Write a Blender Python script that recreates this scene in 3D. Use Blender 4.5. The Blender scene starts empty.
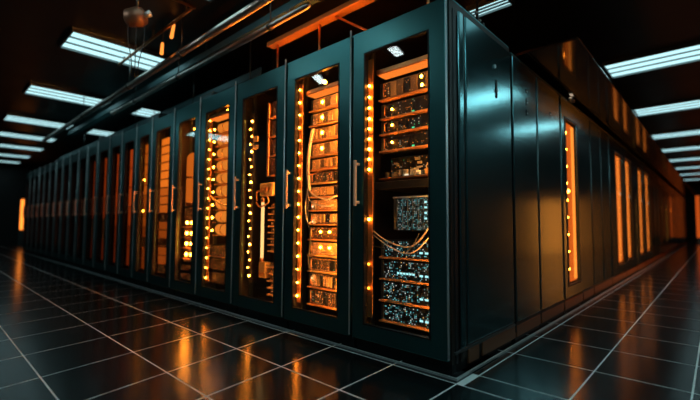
import bpy, bmesh, math, random
from mathutils import Vector, Matrix
random.seed(7)
S = bpy.context.scene
COL = S.collection

# ------------------------------------------------------------------ materials
def lin(c): return (c[0], c[1], c[2], 1.0)

def nodes_of(name):
    m = bpy.data.materials.new(name); m.use_nodes = True
    nt = m.node_tree; nt.nodes.clear()
    out = nt.nodes.new('ShaderNodeOutputMaterial')
    return m, nt, out

def pbr(name, col, metal=0.0, rough=0.5, spec=0.5, var=0.0, scale=8.0, stretch=(1, 1, 1), aniso=0.0, bump=0.0, coat=0.0):
    m, nt, out = nodes_of(name)
    b = nt.nodes.new('ShaderNodeBsdfPrincipled')
    b.inputs['Base Color'].default_value = lin(col)
    b.inputs['Metallic'].default_value = metal
    b.inputs['Roughness'].default_value = rough
    b.inputs['Specular IOR Level'].default_value = spec
    b.inputs['Anisotropic'].default_value = aniso
    b.inputs['Coat Weight'].default_value = coat
    nt.links.new(b.outputs[0], out.inputs[0])
    if var > 0:
        tc = nt.nodes.new('ShaderNodeTexCoord')
        mp = nt.nodes.new('ShaderNodeMapping'); mp.inputs['Scale'].default_value = stretch
        nz = nt.nodes.new('ShaderNodeTexNoise'); nz.inputs['Scale'].default_value = scale
        nz.inputs['Detail'].default_value = 4
        nt.links.new(tc.outputs['Object'], mp.inputs[0]); nt.links.new(mp.outputs[0], nz.inputs['Vector'])
        mr = nt.nodes.new('ShaderNodeMapRange')
        mr.inputs['To Min'].default_value = max(0.02, rough - var); mr.inputs['To Max'].default_value = min(1, rough + var)
        nt.links.new(nz.outputs['Fac'], mr.inputs['Value'])
        nt.links.new(mr.outputs[0], b.inputs['Roughness'])
        if bump > 0:
            bp = nt.nodes.new('ShaderNodeBump'); bp.inputs['Strength'].default_value = bump
            bp.inputs['Distance'].default_value = 0.002
            nt.links.new(nz.outputs['Fac'], bp.inputs['Height']); nt.links.new(bp.outputs[0], b.inputs['Normal'])
    return m

def emit(name, col, strength):
    m, nt, out = nodes_of(name)
    e = nt.nodes.new('ShaderNodeEmission')
    e.inputs[0].default_value = lin(col); e.inputs[1].default_value = strength
    nt.links.new(e.outputs[0], out.inputs[0])
    return m

def glass(name, tint=(0.9, 0.92, 0.92), ior=1.5, rough=0.015):
    m, nt, out = nodes_of(name)
    t = nt.nodes.new('ShaderNodeBsdfTransparent'); t.inputs[0].default_value = lin(tint)
    g = nt.nodes.new('ShaderNodeBsdfGlossy'); g.inputs['Roughness'].default_value = rough
    lw = nt.nodes.new('ShaderNodeLayerWeight'); lw.inputs[0].default_value = 0.5
    pw = nt.nodes.new('ShaderNodeMath'); pw.operation = 'POWER'; pw.inputs[1].default_value = 5.0
    nt.links.new(lw.outputs['Facing'], pw.inputs[0])
    f = nt.nodes.new('ShaderNodeMath'); f.operation = 'MULTIPLY_ADD'; f.inputs[1].default_value = 0.96; f.inputs[2].default_value = ((ior - 1) / (ior + 1)) ** 2
    nt.links.new(pw.outputs[0], f.inputs[0])
    mx = nt.nodes.new('ShaderNodeMixShader')
    nt.links.new(f.outputs[0], mx.inputs[0]); nt.links.new(t.outputs[0], mx.inputs[1]); nt.links.new(g.outputs[0], mx.inputs[2])
    nt.links.new(mx.outputs[0], out.inputs[0])
    return m

def led_field(name, pitch, density, radius, palette, strength, base, metal=0.3, rough=0.45, stretch=(1, 1, 1)):
    """dark face plate dotted with small indicator lamps (the plate's own surface pattern)"""
    m, nt, out = nodes_of(name)
    N = nt.nodes.new; L = nt.links.new
    tc = N('ShaderNodeTexCoord'); oi = N('ShaderNodeObjectInfo')
    sc = N('ShaderNodeVectorMath'); sc.operation = 'MULTIPLY'
    sc.inputs[1].default_value = (stretch[0] / pitch, 0.0, stretch[2] / pitch)
    L(tc.outputs['Object'], sc.inputs[0])
    fl = N('ShaderNodeVectorMath'); fl.operation = 'FLOOR'; L(sc.outputs[0], fl.inputs[0])
    fr = N('ShaderNodeVectorMath'); fr.operation = 'FRACTION'; L(sc.outputs[0], fr.inputs[0])
    ds = N('ShaderNodeVectorMath'); ds.operation = 'DISTANCE'; ds.inputs[1].default_value = (0.5, 0, 0.5)
    L(fr.outputs[0], ds.inputs[0])
    lt = N('ShaderNodeMath'); lt.operation = 'LESS_THAN'; lt.inputs[1].default_value = radius; L(ds.outputs['Value'], lt.inputs[0])
    w4 = N('ShaderNodeMath'); w4.operation = 'MULTIPLY'; w4.inputs[1].default_value = 97.3; L(oi.outputs['Random'], w4.inputs[0])
    wn = N('ShaderNodeTexWhiteNoise'); wn.noise_dimensions = '4D'; L(fl.outputs[0], wn.inputs['Vector']); L(w4.outputs[0], wn.inputs['W'])
    th = N('ShaderNodeMath'); th.operation = 'LESS_THAN'; th.inputs[1].default_value = density; L(wn.outputs['Value'], th.inputs[0])
    mk = N('ShaderNodeMath'); mk.operation = 'MULTIPLY'; L(lt.outputs[0], mk.inputs[0]); L(th.outputs[0], mk.inputs[1])
    sx = N('ShaderNodeSeparateColor'); L(wn.outputs['Color'], sx.inputs[0])
    rp = N('ShaderNodeValToRGB'); rp.color_ramp.interpolation = 'CONSTANT'
    els = rp.color_ramp.elements
    els[0].position = 0.0; els[0].color = lin(palette[0][1])
    els[1].position = palette[1][0]; els[1].color = lin(palette[1][1])
    for p, c in palette[2:]:
        e = els.new(p); e.color = lin(c)
    L(sx.outputs[1], rp.inputs[0])
    st = N('ShaderNodeMath'); st.operation = 'MULTIPLY'; st.inputs[1].default_value = strength; L(mk.outputs[0], st.inputs[0])
    st2 = N('ShaderNodeMath'); st2.operation = 'MULTIPLY'; L(st.outputs[0], st2.inputs[0]); L(sx.outputs[2], st2.inputs[1])
    b = N('ShaderNodeBsdfPrincipled'); b.inputs['Base Color'].default_value = lin(base)
    b.inputs['Metallic'].default_value = metal; b.inputs['Roughness'].default_value = rough
    L(rp.outputs[0], b.inputs['Emission Color']); L(st2.outputs[0], b.inputs['Emission Strength'])
    L(b.outputs[0], out.inputs[0])
    return m

AMB = (1.0, 0.36, 0.06); AMB2 = (1.0, 0.55, 0.18); RED = (1.0, 0.16, 0.03); TEAL = (0.25, 0.9, 0.95); WHT = (0.9, 0.95, 0.9); GRN = (0.1, 0.9, 0.4)
M = {}
M['teal'] = pbr('teal_painted_metal', (0.078, 0.27, 0.285), 0.97, 0.34, var=0.05, scale=14)
M['teal_side'] = pbr('teal_brushed_metal', (0.12, 0.29, 0.315), 0.95, 0.18)
M['black'] = pbr('black_metal', (0.012, 0.014, 0.015), 0.3, 0.45)
M['inner'] = pbr('dark_cabinet_lining', (0.030, 0.022, 0.018), 0.4, 0.42)
M['copper'] = pbr('copper_trim', (0.75, 0.33, 0.13), 1.0, 0.34)
M['lip'] = pbr('satin_copper_ledge', (0.72, 0.33, 0.12), 0.35, 0.45)
M['beam'] = pbr('satin_copper_beam', (0.78, 0.34, 0.10), 0.35, 0.42)
M['copper_satin'] = pbr('satin_copper_strip', (0.50, 0.20, 0.07), 0.6, 0.6)
M['bronze'] = pbr('bronze_handle', (1.0, 0.60, 0.38), 0.0, 0.4)
M['steel'] = pbr('satin_steel', (0.70, 0.72, 0.72), 0.7, 0.38)
M['chrome'] = pbr('bright_hinge_rod', (0.85, 0.87, 0.87), 0.3, 0.35)
M['dark_steel'] = pbr('dark_steel', (0.16, 0.18, 0.18), 0.9, 0.38)
M['pipe'] = pbr('overhead_pipe_steel', (0.70, 0.62, 0.55), 1.0, 0.30)
M['tray'] = pbr('overhead_tray_teal', (0.13, 0.25, 0.27), 0.5, 0.40)
M['tile'] = pbr('dark_floor_tile', (0.0055, 0.0075, 0.0082), 0.0, 0.18, spec=0.6, var=0.025, scale=3.0)
M['grout'] = pbr('pale_floor_grout', (0.86, 0.86, 0.84), 0.0, 0.5)
M['ceil'] = pbr('dark_ceiling', (0.016, 0.012, 0.010), 0.0, 0.38, var=0.08, scale=2)
M['wall'] = pbr('dark_wall', (0.012, 0.012, 0.013), 0.0, 0.5)
M['canopy'] = pbr('glossy_canopy', (0.03, 0.014, 0.008), 0.35, 0.10, spec=0.9, var=0.02, scale=4)
M['kick'] = pbr('copper_kick_plate', (0.34, 0.14, 0.07), 0.8, 0.42)
M['cable'] = pbr('grey_cable', (0.62, 0.48, 0.36), 0.1, 0.4)
M['black_cable'] = pbr('black_cable', (0.02, 0.02, 0.02), 0.0, 0.5)
M['pcb'] = pbr('circuit_board', (0.012, 0.035, 0.028), 0.1, 0.5)
M['chip'] = pbr('cream_component', (0.55, 0.50, 0.38), 0.1, 0.5)
M['goldbox'] = pbr('gold_housing', (0.80, 0.46, 0.16), 0.3, 0.45)
M['glass'] = glass('cabinet_glass')
M['glass_tint'] = glass('tinted_cabinet_glass', (0.80, 0.78, 0.76))
M['led'] = emit('amber_led', (1.0, 0.27, 0.02), 110)
M['led_hot'] = emit('amber_lamp', (1.0, 0.30, 0.018), 100)
M['led_dim'] = emit('dim_amber_led', (1.0, 0.22, 0.012), 16)
M['led_white'] = emit('white_led', (1, 0.8, 0.55), 2.0)
M['led_teal'] = emit('teal_led', (0.45, 0.95, 1.0), 1.3)
M['amber'] = emit('amber_light_strip', (1.0, 0.22, 0.03), 0.8)
M['amber_hi'] = emit('bright_amber_light_strip', (1.0, 0.22, 0.025), 1.3)
M['amber_lo'] = emit('dim_amber_light_strip', RED, 0.55)
M['tube_warm'] = emit('warm_tube', (1.0, 0.52, 0.17), 2.0)
M['window_amber'] = emit('amber_window_strip', (1.0, 0.16, 0.015), 1.5)
M['window_core'] = emit('amber_window_core', (1.0, 0.24, 0.03), 3.4)
M['window_dim'] = emit('dim_amber_window_strip', (1.0, 0.16, 0.02), 0.35)
M['light'] = emit('cool_fluorescent_diffuser', (0.42, 0.72, 0.76), 1.6)
M['light_bar'] = emit('short_tube_diffuser', (0.75, 0.9, 0.9), 16.0)
M['added_fill'] = emit('added_fill_diffuser', (0.42, 0.78, 0.82), 9.0)  # brighter than the visible fixtures; for lights added out of view
PW = [(0, WHT), (0.22, TEAL), (0.62, (0.08, 0.45, 0.5)), (0.78, (0.5, 0.55, 0.5)), (0.88, AMB2)]
PA = [(0, (1, 0.40, 0.09)), (0.4, (1, 0.24, 0.03)), (0.86, (1, 0.6, 0.25))]
M['f_teal'] = led_field('teal_dotted_faceplate', 0.0105, 0.30, 0.34, PW, 1.3, (0.004, 0.006, 0.007), 0.0)
M['f_blade'] = led_field('white_dotted_blade_face', 0.0105, 0.6, 0.34, [(0, WHT), (0.3, TEAL), (0.85, (0.5, 0.6, 0.5))], 0.6, (0.02, 0.03, 0.03))
M['f_dark'] = led_field('dark_dotted_faceplate', 0.0115, 0.14, 0.34, [(0, AMB), (0.6, (0.6, 0.6, 0.5)), (0.9, GRN)], 1.0, (0.006, 0.006, 0.006), 0.0)
M['f_gold'] = led_field('gold_dotted_faceplate', 0.0125, 0.50, 0.36, PA, 1.7, (0.70, 0.36, 0.12), 0.15, 0.45)
M['f_amber'] = led_field('amber_dotted_faceplate', 0.0125, 0.42, 0.36, PA, 1.5, (0.10, 0.045, 0.02), 0.15, 0.45)
M['f_dim'] = led_field('dim_dotted_faceplate', 0.016, 0.30, 0.38, [(0, AMB), (0.5, RED), (0.9, AMB2)], 0.6, (0.05, 0.016, 0.008), 0.4, 0.5)
M['f_psu'] = led_field('vent_mesh_faceplate', 0.010, 0.7, 0.34, [(0, (0.2, 0.1, 0.03)), (0.7, AMB2)], 0.35, (0.22, 0.13, 0.06), 0.3, 0.45)

# ------------------------------------------------------------------ mesh helpers
class MB:
    def __init__(s): s.bm = bmesh.new()
    def box(s, x0, x1, y0, y1, z0, z1):
        v = [s.bm.verts.new(p) for p in ((x0, y0, z0), (x1, y0, z0), (x1, y1, z0), (x0, y1, z0), (x0, y0, z1), (x1, y0, z1), (x1, y1, z1), (x0, y1, z1))]
        for f in ((3, 2, 1, 0), (4, 5, 6, 7), (0, 1, 5, 4), (1, 2, 6, 5), (2, 3, 7, 6), (3, 0, 4, 7)):
            s.bm.faces.new([v[i] for i in f])
        return s
    def ring(s, x0, x1, z0, z1, l, r, b, t, y0, y1):
        """rectangular frame in the xz plane with one hole, thickness y0..y1"""
        o = [(x0, z0), (x1, z0), (x1, z1), (x0, z1)]; i = [(x0 + l, z0 + b), (x1 - r, z0 + b), (x1 - r, z1 - t), (x0 + l, z1 - t)]
        A = [s.bm.verts.new((p[0], y0, p[1])) for p in o]; B = [s.bm.verts.new((p[0], y0, p[1])) for p in i]
        C = [s.bm.verts.new((p[0], y1, p[1])) for p in o]; D = [s.bm.verts.new((p[0], y1, p[1])) for p in i]
        for k in range(4):
            n = (k + 1) % 4
            s.bm.faces.new((A[k], A[n], B[n], B[k])); s.bm.faces.new((C[n], C[k], D[k], D[n]))
            s.bm.faces.new((A[n], A[k], C[k], C[n])); s.bm.faces.new((B[k], B[n], D[n], D[k]))
        return s
    def tube(s, pts, r, n=10, closed_ends=True):
        pts = [Vector(p) for p in pts]; rings = []
        up = None
        for k, p in enumerate(pts):
            d = (pts[min(k + 1, len(pts) - 1)] - pts[max(k - 1, 0)]).normalized()
            if up is None:
                up = Vector((0, 0, 1)) if abs(d.z) < 0.9 else Vector((1, 0, 0))
            a = d.cross(up).normalized(); b2 = a.cross(d).normalized(); up = b2
            rr = r[k] if isinstance(r, (list, tuple)) else r
            rings.append([s.bm.verts.new(p + a * (rr * math.cos(2 * math.pi * j / n)) + b2 * (rr * math.sin(2 * math.pi * j / n))) for j in range(n)])
        for k in range(len(rings) - 1):
            for j in range(n):
                f = s.bm.faces.new((rings[k][j], rings[k][(j + 1) % n], rings[k + 1][(j + 1) % n], rings[k + 1][j])); f.smooth = True
        if closed_ends:
            s.bm.faces.new(rings[0][::-1]); s.bm.faces.new(rings[-1])
        return s
    def ball(s, c, r, seg=10, sc=(1, 1, 1)):
        mt = Matrix.Translation(c) @ Matrix.Diagonal((sc[0], sc[1], sc[2], 1))
        g = bmesh.ops.create_uvsphere(s.bm, u_segments=seg, v_segments=max(6, seg // 2 + 2), radius=r, matrix=mt)
        for v in g['verts']:
            for f in v.link_faces: f.smooth = True
        return s
    def lathe(s, prof, c=(0, 0, 0), n=20):
        rings = [[s.bm.verts.new((c[0] + r * math.cos(2 * math.pi * j / n), c[1] + r * math.sin(2 * math.pi * j / n), c[2] + z)) for j in range(n)] for r, z in prof]
        for k in range(len(rings) - 1):
            for j in range(n):
                f = s.bm.faces.new((rings[k][j], rings[k][(j + 1) % n], rings[k + 1][(j + 1) % n], rings[k + 1][j])); f.smooth = True
        s.bm.faces.new(rings[0][::-1]); s.bm.faces.new(rings[-1])
        return s
    def build(s, name, mat, parent=None, bevel=0.0, loc=None, rotz=0.0):
        bmesh.ops.recalc_face_normals(s.bm, faces=s.bm.faces[:])
        me = bpy.data.meshes.new(name); s.bm.to_mesh(me); s.bm.free()
        mats = mat if isinstance(mat, (list, tuple)) else [mat]
        for m in mats: me.materials.append(m)
        o = bpy.data.objects.new(name, me); COL.objects.link(o)
        if parent is not None: o.parent = parent
        if loc is not None: o.location = loc
        o.rotation_euler.z = rotz
        if bevel > 0:
            b = o.modifiers.new('edge', 'BEVEL'); b.width = bevel; b.segments = 2; b.limit_method = 'ANGLE'; b.angle_limit = math.radians(50)
            b.harden_normals = False
        return o

def thing(name, label, cat, loc=(0, 0, 0), rotz=0.0, group=None):
    o = bpy.data.objects.new(name, None); COL.objects.link(o); o.empty_display_size = 0.1
    o.location = loc; o.rotation_euler.z = rotz
    o['label'] = label; o['category'] = cat
    if group: o['group'] = group
    return o

def tag(o, label, cat, group=None):
    o['label'] = label; o['category'] = cat
    if group: o['group'] = group
    return o

def struct(o): o['kind'] = 'structure'; return o

def dup(root, loc, rotz, label, group=None):
    r = root.copy(); COL.objects.link(r); r.location = loc; r.rotation_euler.z = rotz; r['label'] = label
    if group: r['group'] = group
    for ch in root.children:
        c = ch.copy(); COL.objects.link(c); c.parent = r
        for g in ch.children:
            d = g.copy(); COL.objects.link(d); d.parent = c
    return r

ORD = ['first', 'second', 'third', 'fourth', 'fifth', 'sixth', 'seventh', 'eighth', 'ninth', 'tenth', 'eleventh', 'twelfth', 'thirteenth', 'fourteenth', 'fifteenth', 'sixteenth',
       'seventeenth', 'eighteenth', 'nineteenth', 'twentieth', 'twenty-first', 'twenty-second', 'twenty-third', 'twenty-fourth']

# ------------------------------------------------------------------ the room
CZ = 2.95
XW, XE, YS, YN = -18.0, 2.6, -3.4, 24.0

def make_floor():
    bm = bmesh.new()
    v = [bm.verts.new(p) for p in ((XW, YS, -0.001), (XE, YS, -0.001), (XE, YN, -0.001), (XW, YN, -0.001))]
    f = bm.faces.new(v); f.material_index = 1
    v = [bm.verts.new(p) for p in ((XW, YS, -0.06), (XE, YS, -0.06), (XE, YN, -0.06), (XW, YN, -0.06))]
    f = bm.faces.new(v[::-1]); f.material_index = 1
    g = 0.0045
    def skew(x): return max(0.0, min(1.0, (-x - 0.1) / 1.2)) * -0.19
    # tiles of the aisle in front of the glass doors
    xs = []; x = 2.64
    while x > XW - 0.6: xs.append(x); x -= 0.505
    xs = [0.06 + 0.46 * 5, 0.06 + 0.46 * 4, 0.06 + 0.46 * 3, 0.06 + 0.46 * 2, 0.52, 0.06]; x = -0.36
    while x > XW - 0.6: xs.append(x); x -= 0.52
    ysL = [-0.075, -0.56, -1.065, -1.57, -2.08, -2.6, -3.12, -3.64]
    def P(x, y):
        return (x + skew(x) * (y + 0.1), y)
    def tile(c):
        ctr = [sum(p[0] for p in c) / 4, sum(p[1] for p in c) / 4]
        q = []
        for (px, py) in c:
            px = px + (g if px < ctr[0] else -g); py = py + (g if py < ctr[1] else -g)
            q.append((max(XW, min(XE, px)), max(YS, min(YN, py))))
        if max(p[0] for p in q) - min(p[0] for p in q) < 0.02 or max(p[1] for p in q) - min(p[1] for p in q) < 0.02: return
        vs = [bm.verts.new((a, b, 0.0)) for a, b in q]
        bm.faces.new(vs)
    for i in range(len(xs) - 1):
        for j in range(len(ysL) - 1):
            tile([P(xs[i + 1], ysL[j + 1]), P(xs[i], ysL[j + 1]), P(xs[i], ysL[j]), P(xs[i + 1], ysL[j])])
        if xs[i] <= 0.07:
            tile([P(xs[i + 1], ysL[0]), P(xs[i], ysL[0]), (xs[i], 0.5), (xs[i + 1], 0.5)])
    # tiles of the aisle beside the closed panels
    xr = [-0.45, 0.095, 0.555, 0.99, 1.45, 1.91, 2.37, 2.83]
    yr = [-0.075]; y = 0.12
    while y < YN + 0.6: yr.append(y); y += 0.53
    for i in range(len(xr) - 1):
        for j in range(len(yr) - 1):
            if xr[i] < 0 and yr[j + 1] < 0.5: continue
            tile([(xr[i], yr[j]), (xr[i + 1], yr[j]), (xr[i + 1], yr[j + 1]), (xr[i], yr[j + 1])])
    # plain tiles under and behind the cabinet rows
    vs = [bm.verts.new(p) for p in ((XW, 0.5, 0), (-0.45, 0.5, 0), (-0.45, YN, 0), (XW, YN, 0))]
    bm.faces.new(vs)
    me = bpy.data.meshes.new('floor'); bm.to_mesh(me); bm.free()
    me.materials.append(M['tile']); me.materials.append(M['grout'])
    o = bpy.data.objects.new('floor', me); COL.objects.link(o); struct(o)
make_floor()
struct(MB().box(XW, XE, YS, YN, CZ + 0.02, CZ + 0.12).build('ceiling', M['ceil']))
struct(MB().box(XW - 0.1, XW, YS, YN, -0.06, CZ + 0.1).build('wall_west', M['wall']))
struct(MB().box(XE, XE + 0.1, YS, YN, -0.06, CZ + 0.1).build('wall_east', M['wall']))
struct(MB().box(XW, XE, YS - 0.1, YS, -0.06, CZ + 0.1).build('wall_south', M['wall']))
struct(MB().box(XW, XE, YN, YN + 0.1, -0.06, CZ + 0.1).build('wall_north', M['wall']))
# metal strips along the foot of both rows
struct(MB().box(-13.3, 0.045, -0.040, -0.028, 0, 0.012).build('trim_1', M['steel']))
struct(MB().box(0.033, 0.045, -0.028, 23.0, 0, 0.012).build('trim_2', M['steel']))
# low glossy canopy over the closed panels
struct(MB().box(-0.75, 0.41, 1.16, 23.5, 2.215, 2.235).build('ceiling_canopy', M['canopy'], bevel=0.004))

# ------------------------------------------------------------------ ceiling lights
def ceiling_light(label, loc, rotz, L, W, group, mat='light'):
    t = thing('ceiling_light', label, 'ceiling light', loc, rotz, group)
    b = MB()
    b.box(-W / 2 - 0.02, W / 2 + 0.02, -L / 2 - 0.02, -L / 2, -0.03, 0.02); b.box(-W / 2 - 0.02, W / 2 + 0.02, L / 2, L / 2 + 0.02, -0.03, 0.02)
    b.box(-W / 2 - 0.02, -W / 2, -L / 2, L / 2, -0.03, 0.02); b.box(W / 2, W / 2 + 0.02, -L / 2, L / 2, -0.03, 0.02)
    b.build('frame', M['dark_steel'], t)
    n = 3; s = W / n
    for k in range(n):
        x0 = -W / 2 + k * s
        d = MB()
        # shallow rounded diffuser
        prof = [(x0 + 0.012 + (s - 0.024) * q / 6, -0.010 - 0.012 * math.sin(math.pi * q / 6)) for q in range(7)]
        A = [d.bm.verts.new((px, -L / 2 + 0.004, pz)) for px, pz in prof]; B = [d.bm.verts.new((px, L / 2 - 0.004, pz)) for px, pz in prof]
        C = [d.bm.verts.new((px, -L / 2 + 0.004, 0.004)) for px, pz in (prof[0], prof[-1])]; D = [d.bm.verts.new((px, L / 2 - 0.004, 0.004)) for px, pz in (prof[0], prof[-1])]
        for q in range(6): d.bm.faces.new((A[q], A[q + 1], B[q + 1], B[q]))
        d.bm.faces.new((C[0], C[1], D[1], D[0])); d.bm.faces.new([C[0]] + A + [C[1]]); d.bm.faces.new([D[0]] + B + [D[1]])
        d.bm.faces.new((C[0], A[0], B[0], D[0])); d.bm.faces.new((C[1], A[-1], B[-1], D[1]))
        d.build('diffuser', M[mat], t)
    b = MB()
    for k in range(1, n):
        b.box(-W / 2 + k * s - 0.014, -W / 2 + k * s + 0.014, -L / 2, L / 2, -0.022, 0.01)
    b.build('louvre', M['dark_steel'], t)
    return t

gl = 'cool white ceiling lights over the aisle of glass doors'
lx = [(0.45, -0.85), (-2.02, -0.85), (-4.27, -0.47), (-6.78, -0.45), (-9.28, -0.43), (-11.3, -0.33), (-13.2, -0.25), (-15.2, -0.25), (-17.0, -0.25)]
ll = None
for k, (x, y) in enumerate(lx):
    lab = ('cool white fluorescent ceiling light overhead, before the row of glass doors', 'fluorescent ceiling light cut by the top edge above the hanging camera',
           'largest fully seen ceiling light, with three thin cords hanging across it')
    lab = lab[k] if k < 3 else 'cool fluorescent ceiling light, %s past the one with hanging cords' % ORD[k - 3]
    ll = ceiling_light(lab, (x, y, CZ), 0, 1.08, 0.58, gl) if ll is None else dup(ll, (x, y, CZ), 0, lab, gl)
gr = 'cool white ceiling lights over the aisle of closed panels'
for k, (y, x) in enumerate([(1.55, 1.0), (4.2, 0.64), (6.87, 0.62), (9.6, 0.6), (11.9, 0.55), (14.2, 0.5), (16.6, 0.5), (19.0, 0.5), (21.5, 0.5)]):
    lab = ['fluorescent ceiling light above the aisle beside the corner cabinet', 'widest cool ceiling light seen over the aisle of closed panels'][k] if k < 2 else \
        'ceiling light over the panel aisle, %s beyond the widest one' % ORD[k - 2]
    dup(ll, (x, y, CZ), math.pi / 2, lab, gr)
SL = []
def added_light(x, y, r, lab, grp):
    if not SL: SL.append(ceiling_light(lab, (x, y, CZ), r, 1.08, 0.58, grp, 'added_fill'))
    else: dup(SL[0], (x, y, CZ), r, lab, grp)
g2 = 'added out-of-view ceiling lights over the aisle of glass doors'
for k, (x, y) in enumerate([(2.0, -0.85), (0.45, -2.45), (1.9, -2.45), (-7.8, -2.7)]):  # added out of view to brighten doors and floor; last one for a reflection
    added_light(x, y, 0, 'added out-of-view ceiling light over the open side of the glass door aisle, %s from the corner' % ORD[k], g2)
g3 = 'added out-of-view ceiling lights over the panel aisle'
for k, y in enumerate([1.55, 4.2, 6.87]):  # extra out-of-view lights added to brighten the closed panels
    added_light(1.76, y, math.pi / 2, 'added out-of-view ceiling light along the wall opposite the panels, %s from the corner' % ORD[k], g3)
for k, (xa, ya, xb, yb) in enumerate(((-1.57, -1.43, -1.69, -1.89), (-2.84, -1.46, -3.11, -1.93))):
    dx, dy = xb - xa, yb - ya
    ln = math.hypot(dx, dy)
    t = thing('tube_light', ['short tube light on the ceiling mirrored in the corner glass door', 'short tube light on the ceiling mirrored in the second glass door'][k], 'ceiling light',
              ((xa + xb) / 2, (ya + yb) / 2, CZ), math.atan2(dy, dx) - math.pi / 2, 'short tube lights before the glass doors')
    MB().box(-0.07, 0.07, -ln / 2 - 0.02, ln / 2 + 0.02, -0.02, 0.02).build('housing', M['dark_steel'], t, bevel=0.004)
    MB().box(-0.055, 0.055, -ln / 2, ln / 2, -0.04, -0.02).build('diffuser', M['light_bar'], t, bevel=0.01)
gb = 'ceiling lights glimpsed behind the glass door row'
for k, (x, y, r) in enumerate([(-6.8, 1.15, 0), (-9.4, 1.05, 0), (-11.6, 1.9, 0), (-4.3, 1.9, 0)]):
    lab = ['ceiling light glimpsed behind the row beyond the pipe supports', 'ceiling light glimpsed over the middle of the glass door row',
           'farthest ceiling light glimpsed over the tops of the glass doors', 'ceiling light behind the row hidden mostly by the overhead pipes'][k]
    dup(ll, (x, y, CZ), r, lab, gb)
sl = ceiling_light('short narrow ceiling light above the closed side panel of the corner cabinet', (-0.42, 1.56, CZ), math.pi / 2, 0.36, 0.16, None)

# ------------------------------------------------------------------ cabinets
EDGE = [0, -0.75, -1.49, -2.26, -2.97, -3.61, -4.27, -4.82, -5.40, -5.97, -6.59]
while EDGE[-1] > -12.6: EDGE.append(EDGE[-1] - 0.60)
RD = 0.92

jamb_fills = {}
for _k, _v in ((0, 45.0), (1, 150.0), (2, 60.0), (3, 110.0), (4, 110.0), (5, 90.0), (6, 50.0)):
    jamb_fills[_k] = emit('jamb_fill_glow_%d' % _k, (1.0, 0.34 if _k < 4 else 0.27, 0.055 if _k < 4 else 0.04), _v)
def make_rack(w, label, idx, loc, rotz=0.0, corner=False, H=2.19, stileL=0.10, stileR=0.11, glassmat='glass', top=0.165, depth=RD, leds=True, strip='amber', winL=None):
    t = thing('server_cabinet', label, 'server cabinet', loc, rotz, 'glass door server cabinets in a row' if rotz == 0 else 'amber window cabinets in the panel row')
    w2 = w - 0.006; x0 = 0.006
    b = MB()
    b.box(x0, x0 + 0.025, 0.0, depth, 0.06, H); b.box(w2 - 0.025, w2, 0.0, depth, 0.06, H)
    b.box(x0 + 0.025, w2 - 0.025, depth - 0.02, depth, 0.06, H); b.box(x0 + 0.025, w2 - 0.025, 0, depth - 0.02, H - 0.03, H)
    b.box(x0 + 0.025, w2 - 0.025, 0, depth - 0.02, 0.06, 0.12)
    b.build('carcass', M['inner'] if not corner else M['inner'], t)
    MB().box(x0, w2, -0.004, depth, H, H + 0.012).build('top_cap', M['teal'], t, bevel=0.003)
    MB().box(x0 + 0.01, w2 - 0.01, 0.02, depth - 0.02, 0.0, 0.06).build('plinth', M['black'], t)
    # door
    dx0, dx1, dz0, dz1 = x0 + 0.008, w2 - 0.008, 0.085, H - 0.004
    bot = 0.10
    d = MB().ring(dx0, dx1, dz0, dz1, stileL, stileR, bot, top, -0.034, -0.002).build('door', M['teal'], t, bevel=0.005)
    gx0, gx1, gz0, gz1 = dx0 + stileL, dx1 - stileR, dz0 + bot, dz1 - top
    MB().box(gx0 - 0.004, gx1 + 0.004, -0.021, -0.016, gz0 - 0.004, gz1 + 0.004).build('door_glass', M[glassmat], d)
    MB().ring(gx0 - 0.001, gx1 + 0.001, gz0 - 0.001, gz1 + 0.001, 0.008, 0.008, 0.008, 0.008, -0.037, -0.012).build('glass_gasket', M['black'], d)
    if rotz == 0:
        hx = dx0 + 0.058
        h = MB().box(hx - 0.010, hx + 0.010, -0.082, -0.066, 0.97, 1.28)
        h.box(hx - 0.009, hx + 0.009, -0.067, -0.033, 0.985, 1.005); h.box(hx - 0.009, hx + 0.009, -0.067, -0.033, 1.245, 1.265)
        h.build('door_handle', M['bronze'], d, bevel=0.004)
        MB().tube([(w2 + 0.001, -0.041, 0.1), (w2 + 0.001, -0.041, H + 0.03)], 0.006, 10).build('hinge_rod', M['chrome'], t)
    # rails
    for rx in (x0 + 0.038, w2 - 0.038):
        MB().box(rx - 0.012, rx + 0.012, 0.13, 0.16, 0.12, H - 0.03).build('mounting_rail', M['dark_steel'], t)
    if leds:
        sx = gx0 + 0.016
        z0, z1 = gz0 + 0.04, gz1 - 0.03
        if idx in (0, 1, 3):
            sp = MB().box(sx - 0.020, sx + 0.022, 0.016, 0.022, z0, z1).build('led_strip', M['copper_satin'], t)
            zz = [z0 + (z1 - z0) * (k + 0.5) / 17 for k in range(17)]
            if idx == 0: zz = [1.80, 1.72, 1.645, 1.57, 1.50, 1.43, 1.36, 1.29, 1.22, 0.88, 0.58, 0.42]
            for q, z in enumerate(zz):
                MB().ball((sx, 0.004, z), (0.0085, 0.0070, 0.008, 0.0062)[idx] * (1.0 if q % 3 else 1.15), 10).build('led', M['led'] if z > 0.7 or idx else M['led_dim'], sp)
        jl = MB().box(gx1 + 0.034, gx1 + 0.042, 0.004, 0.050 if idx < 3 else 0.028, z0 - 0.03, z1 + 0.02).build('added_jamb_fill', jamb_fills[idx], t)  # strip added out of sight behind the stile to brighten the equipment
    return t, (gx0, gx1, gz0, gz1)

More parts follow.
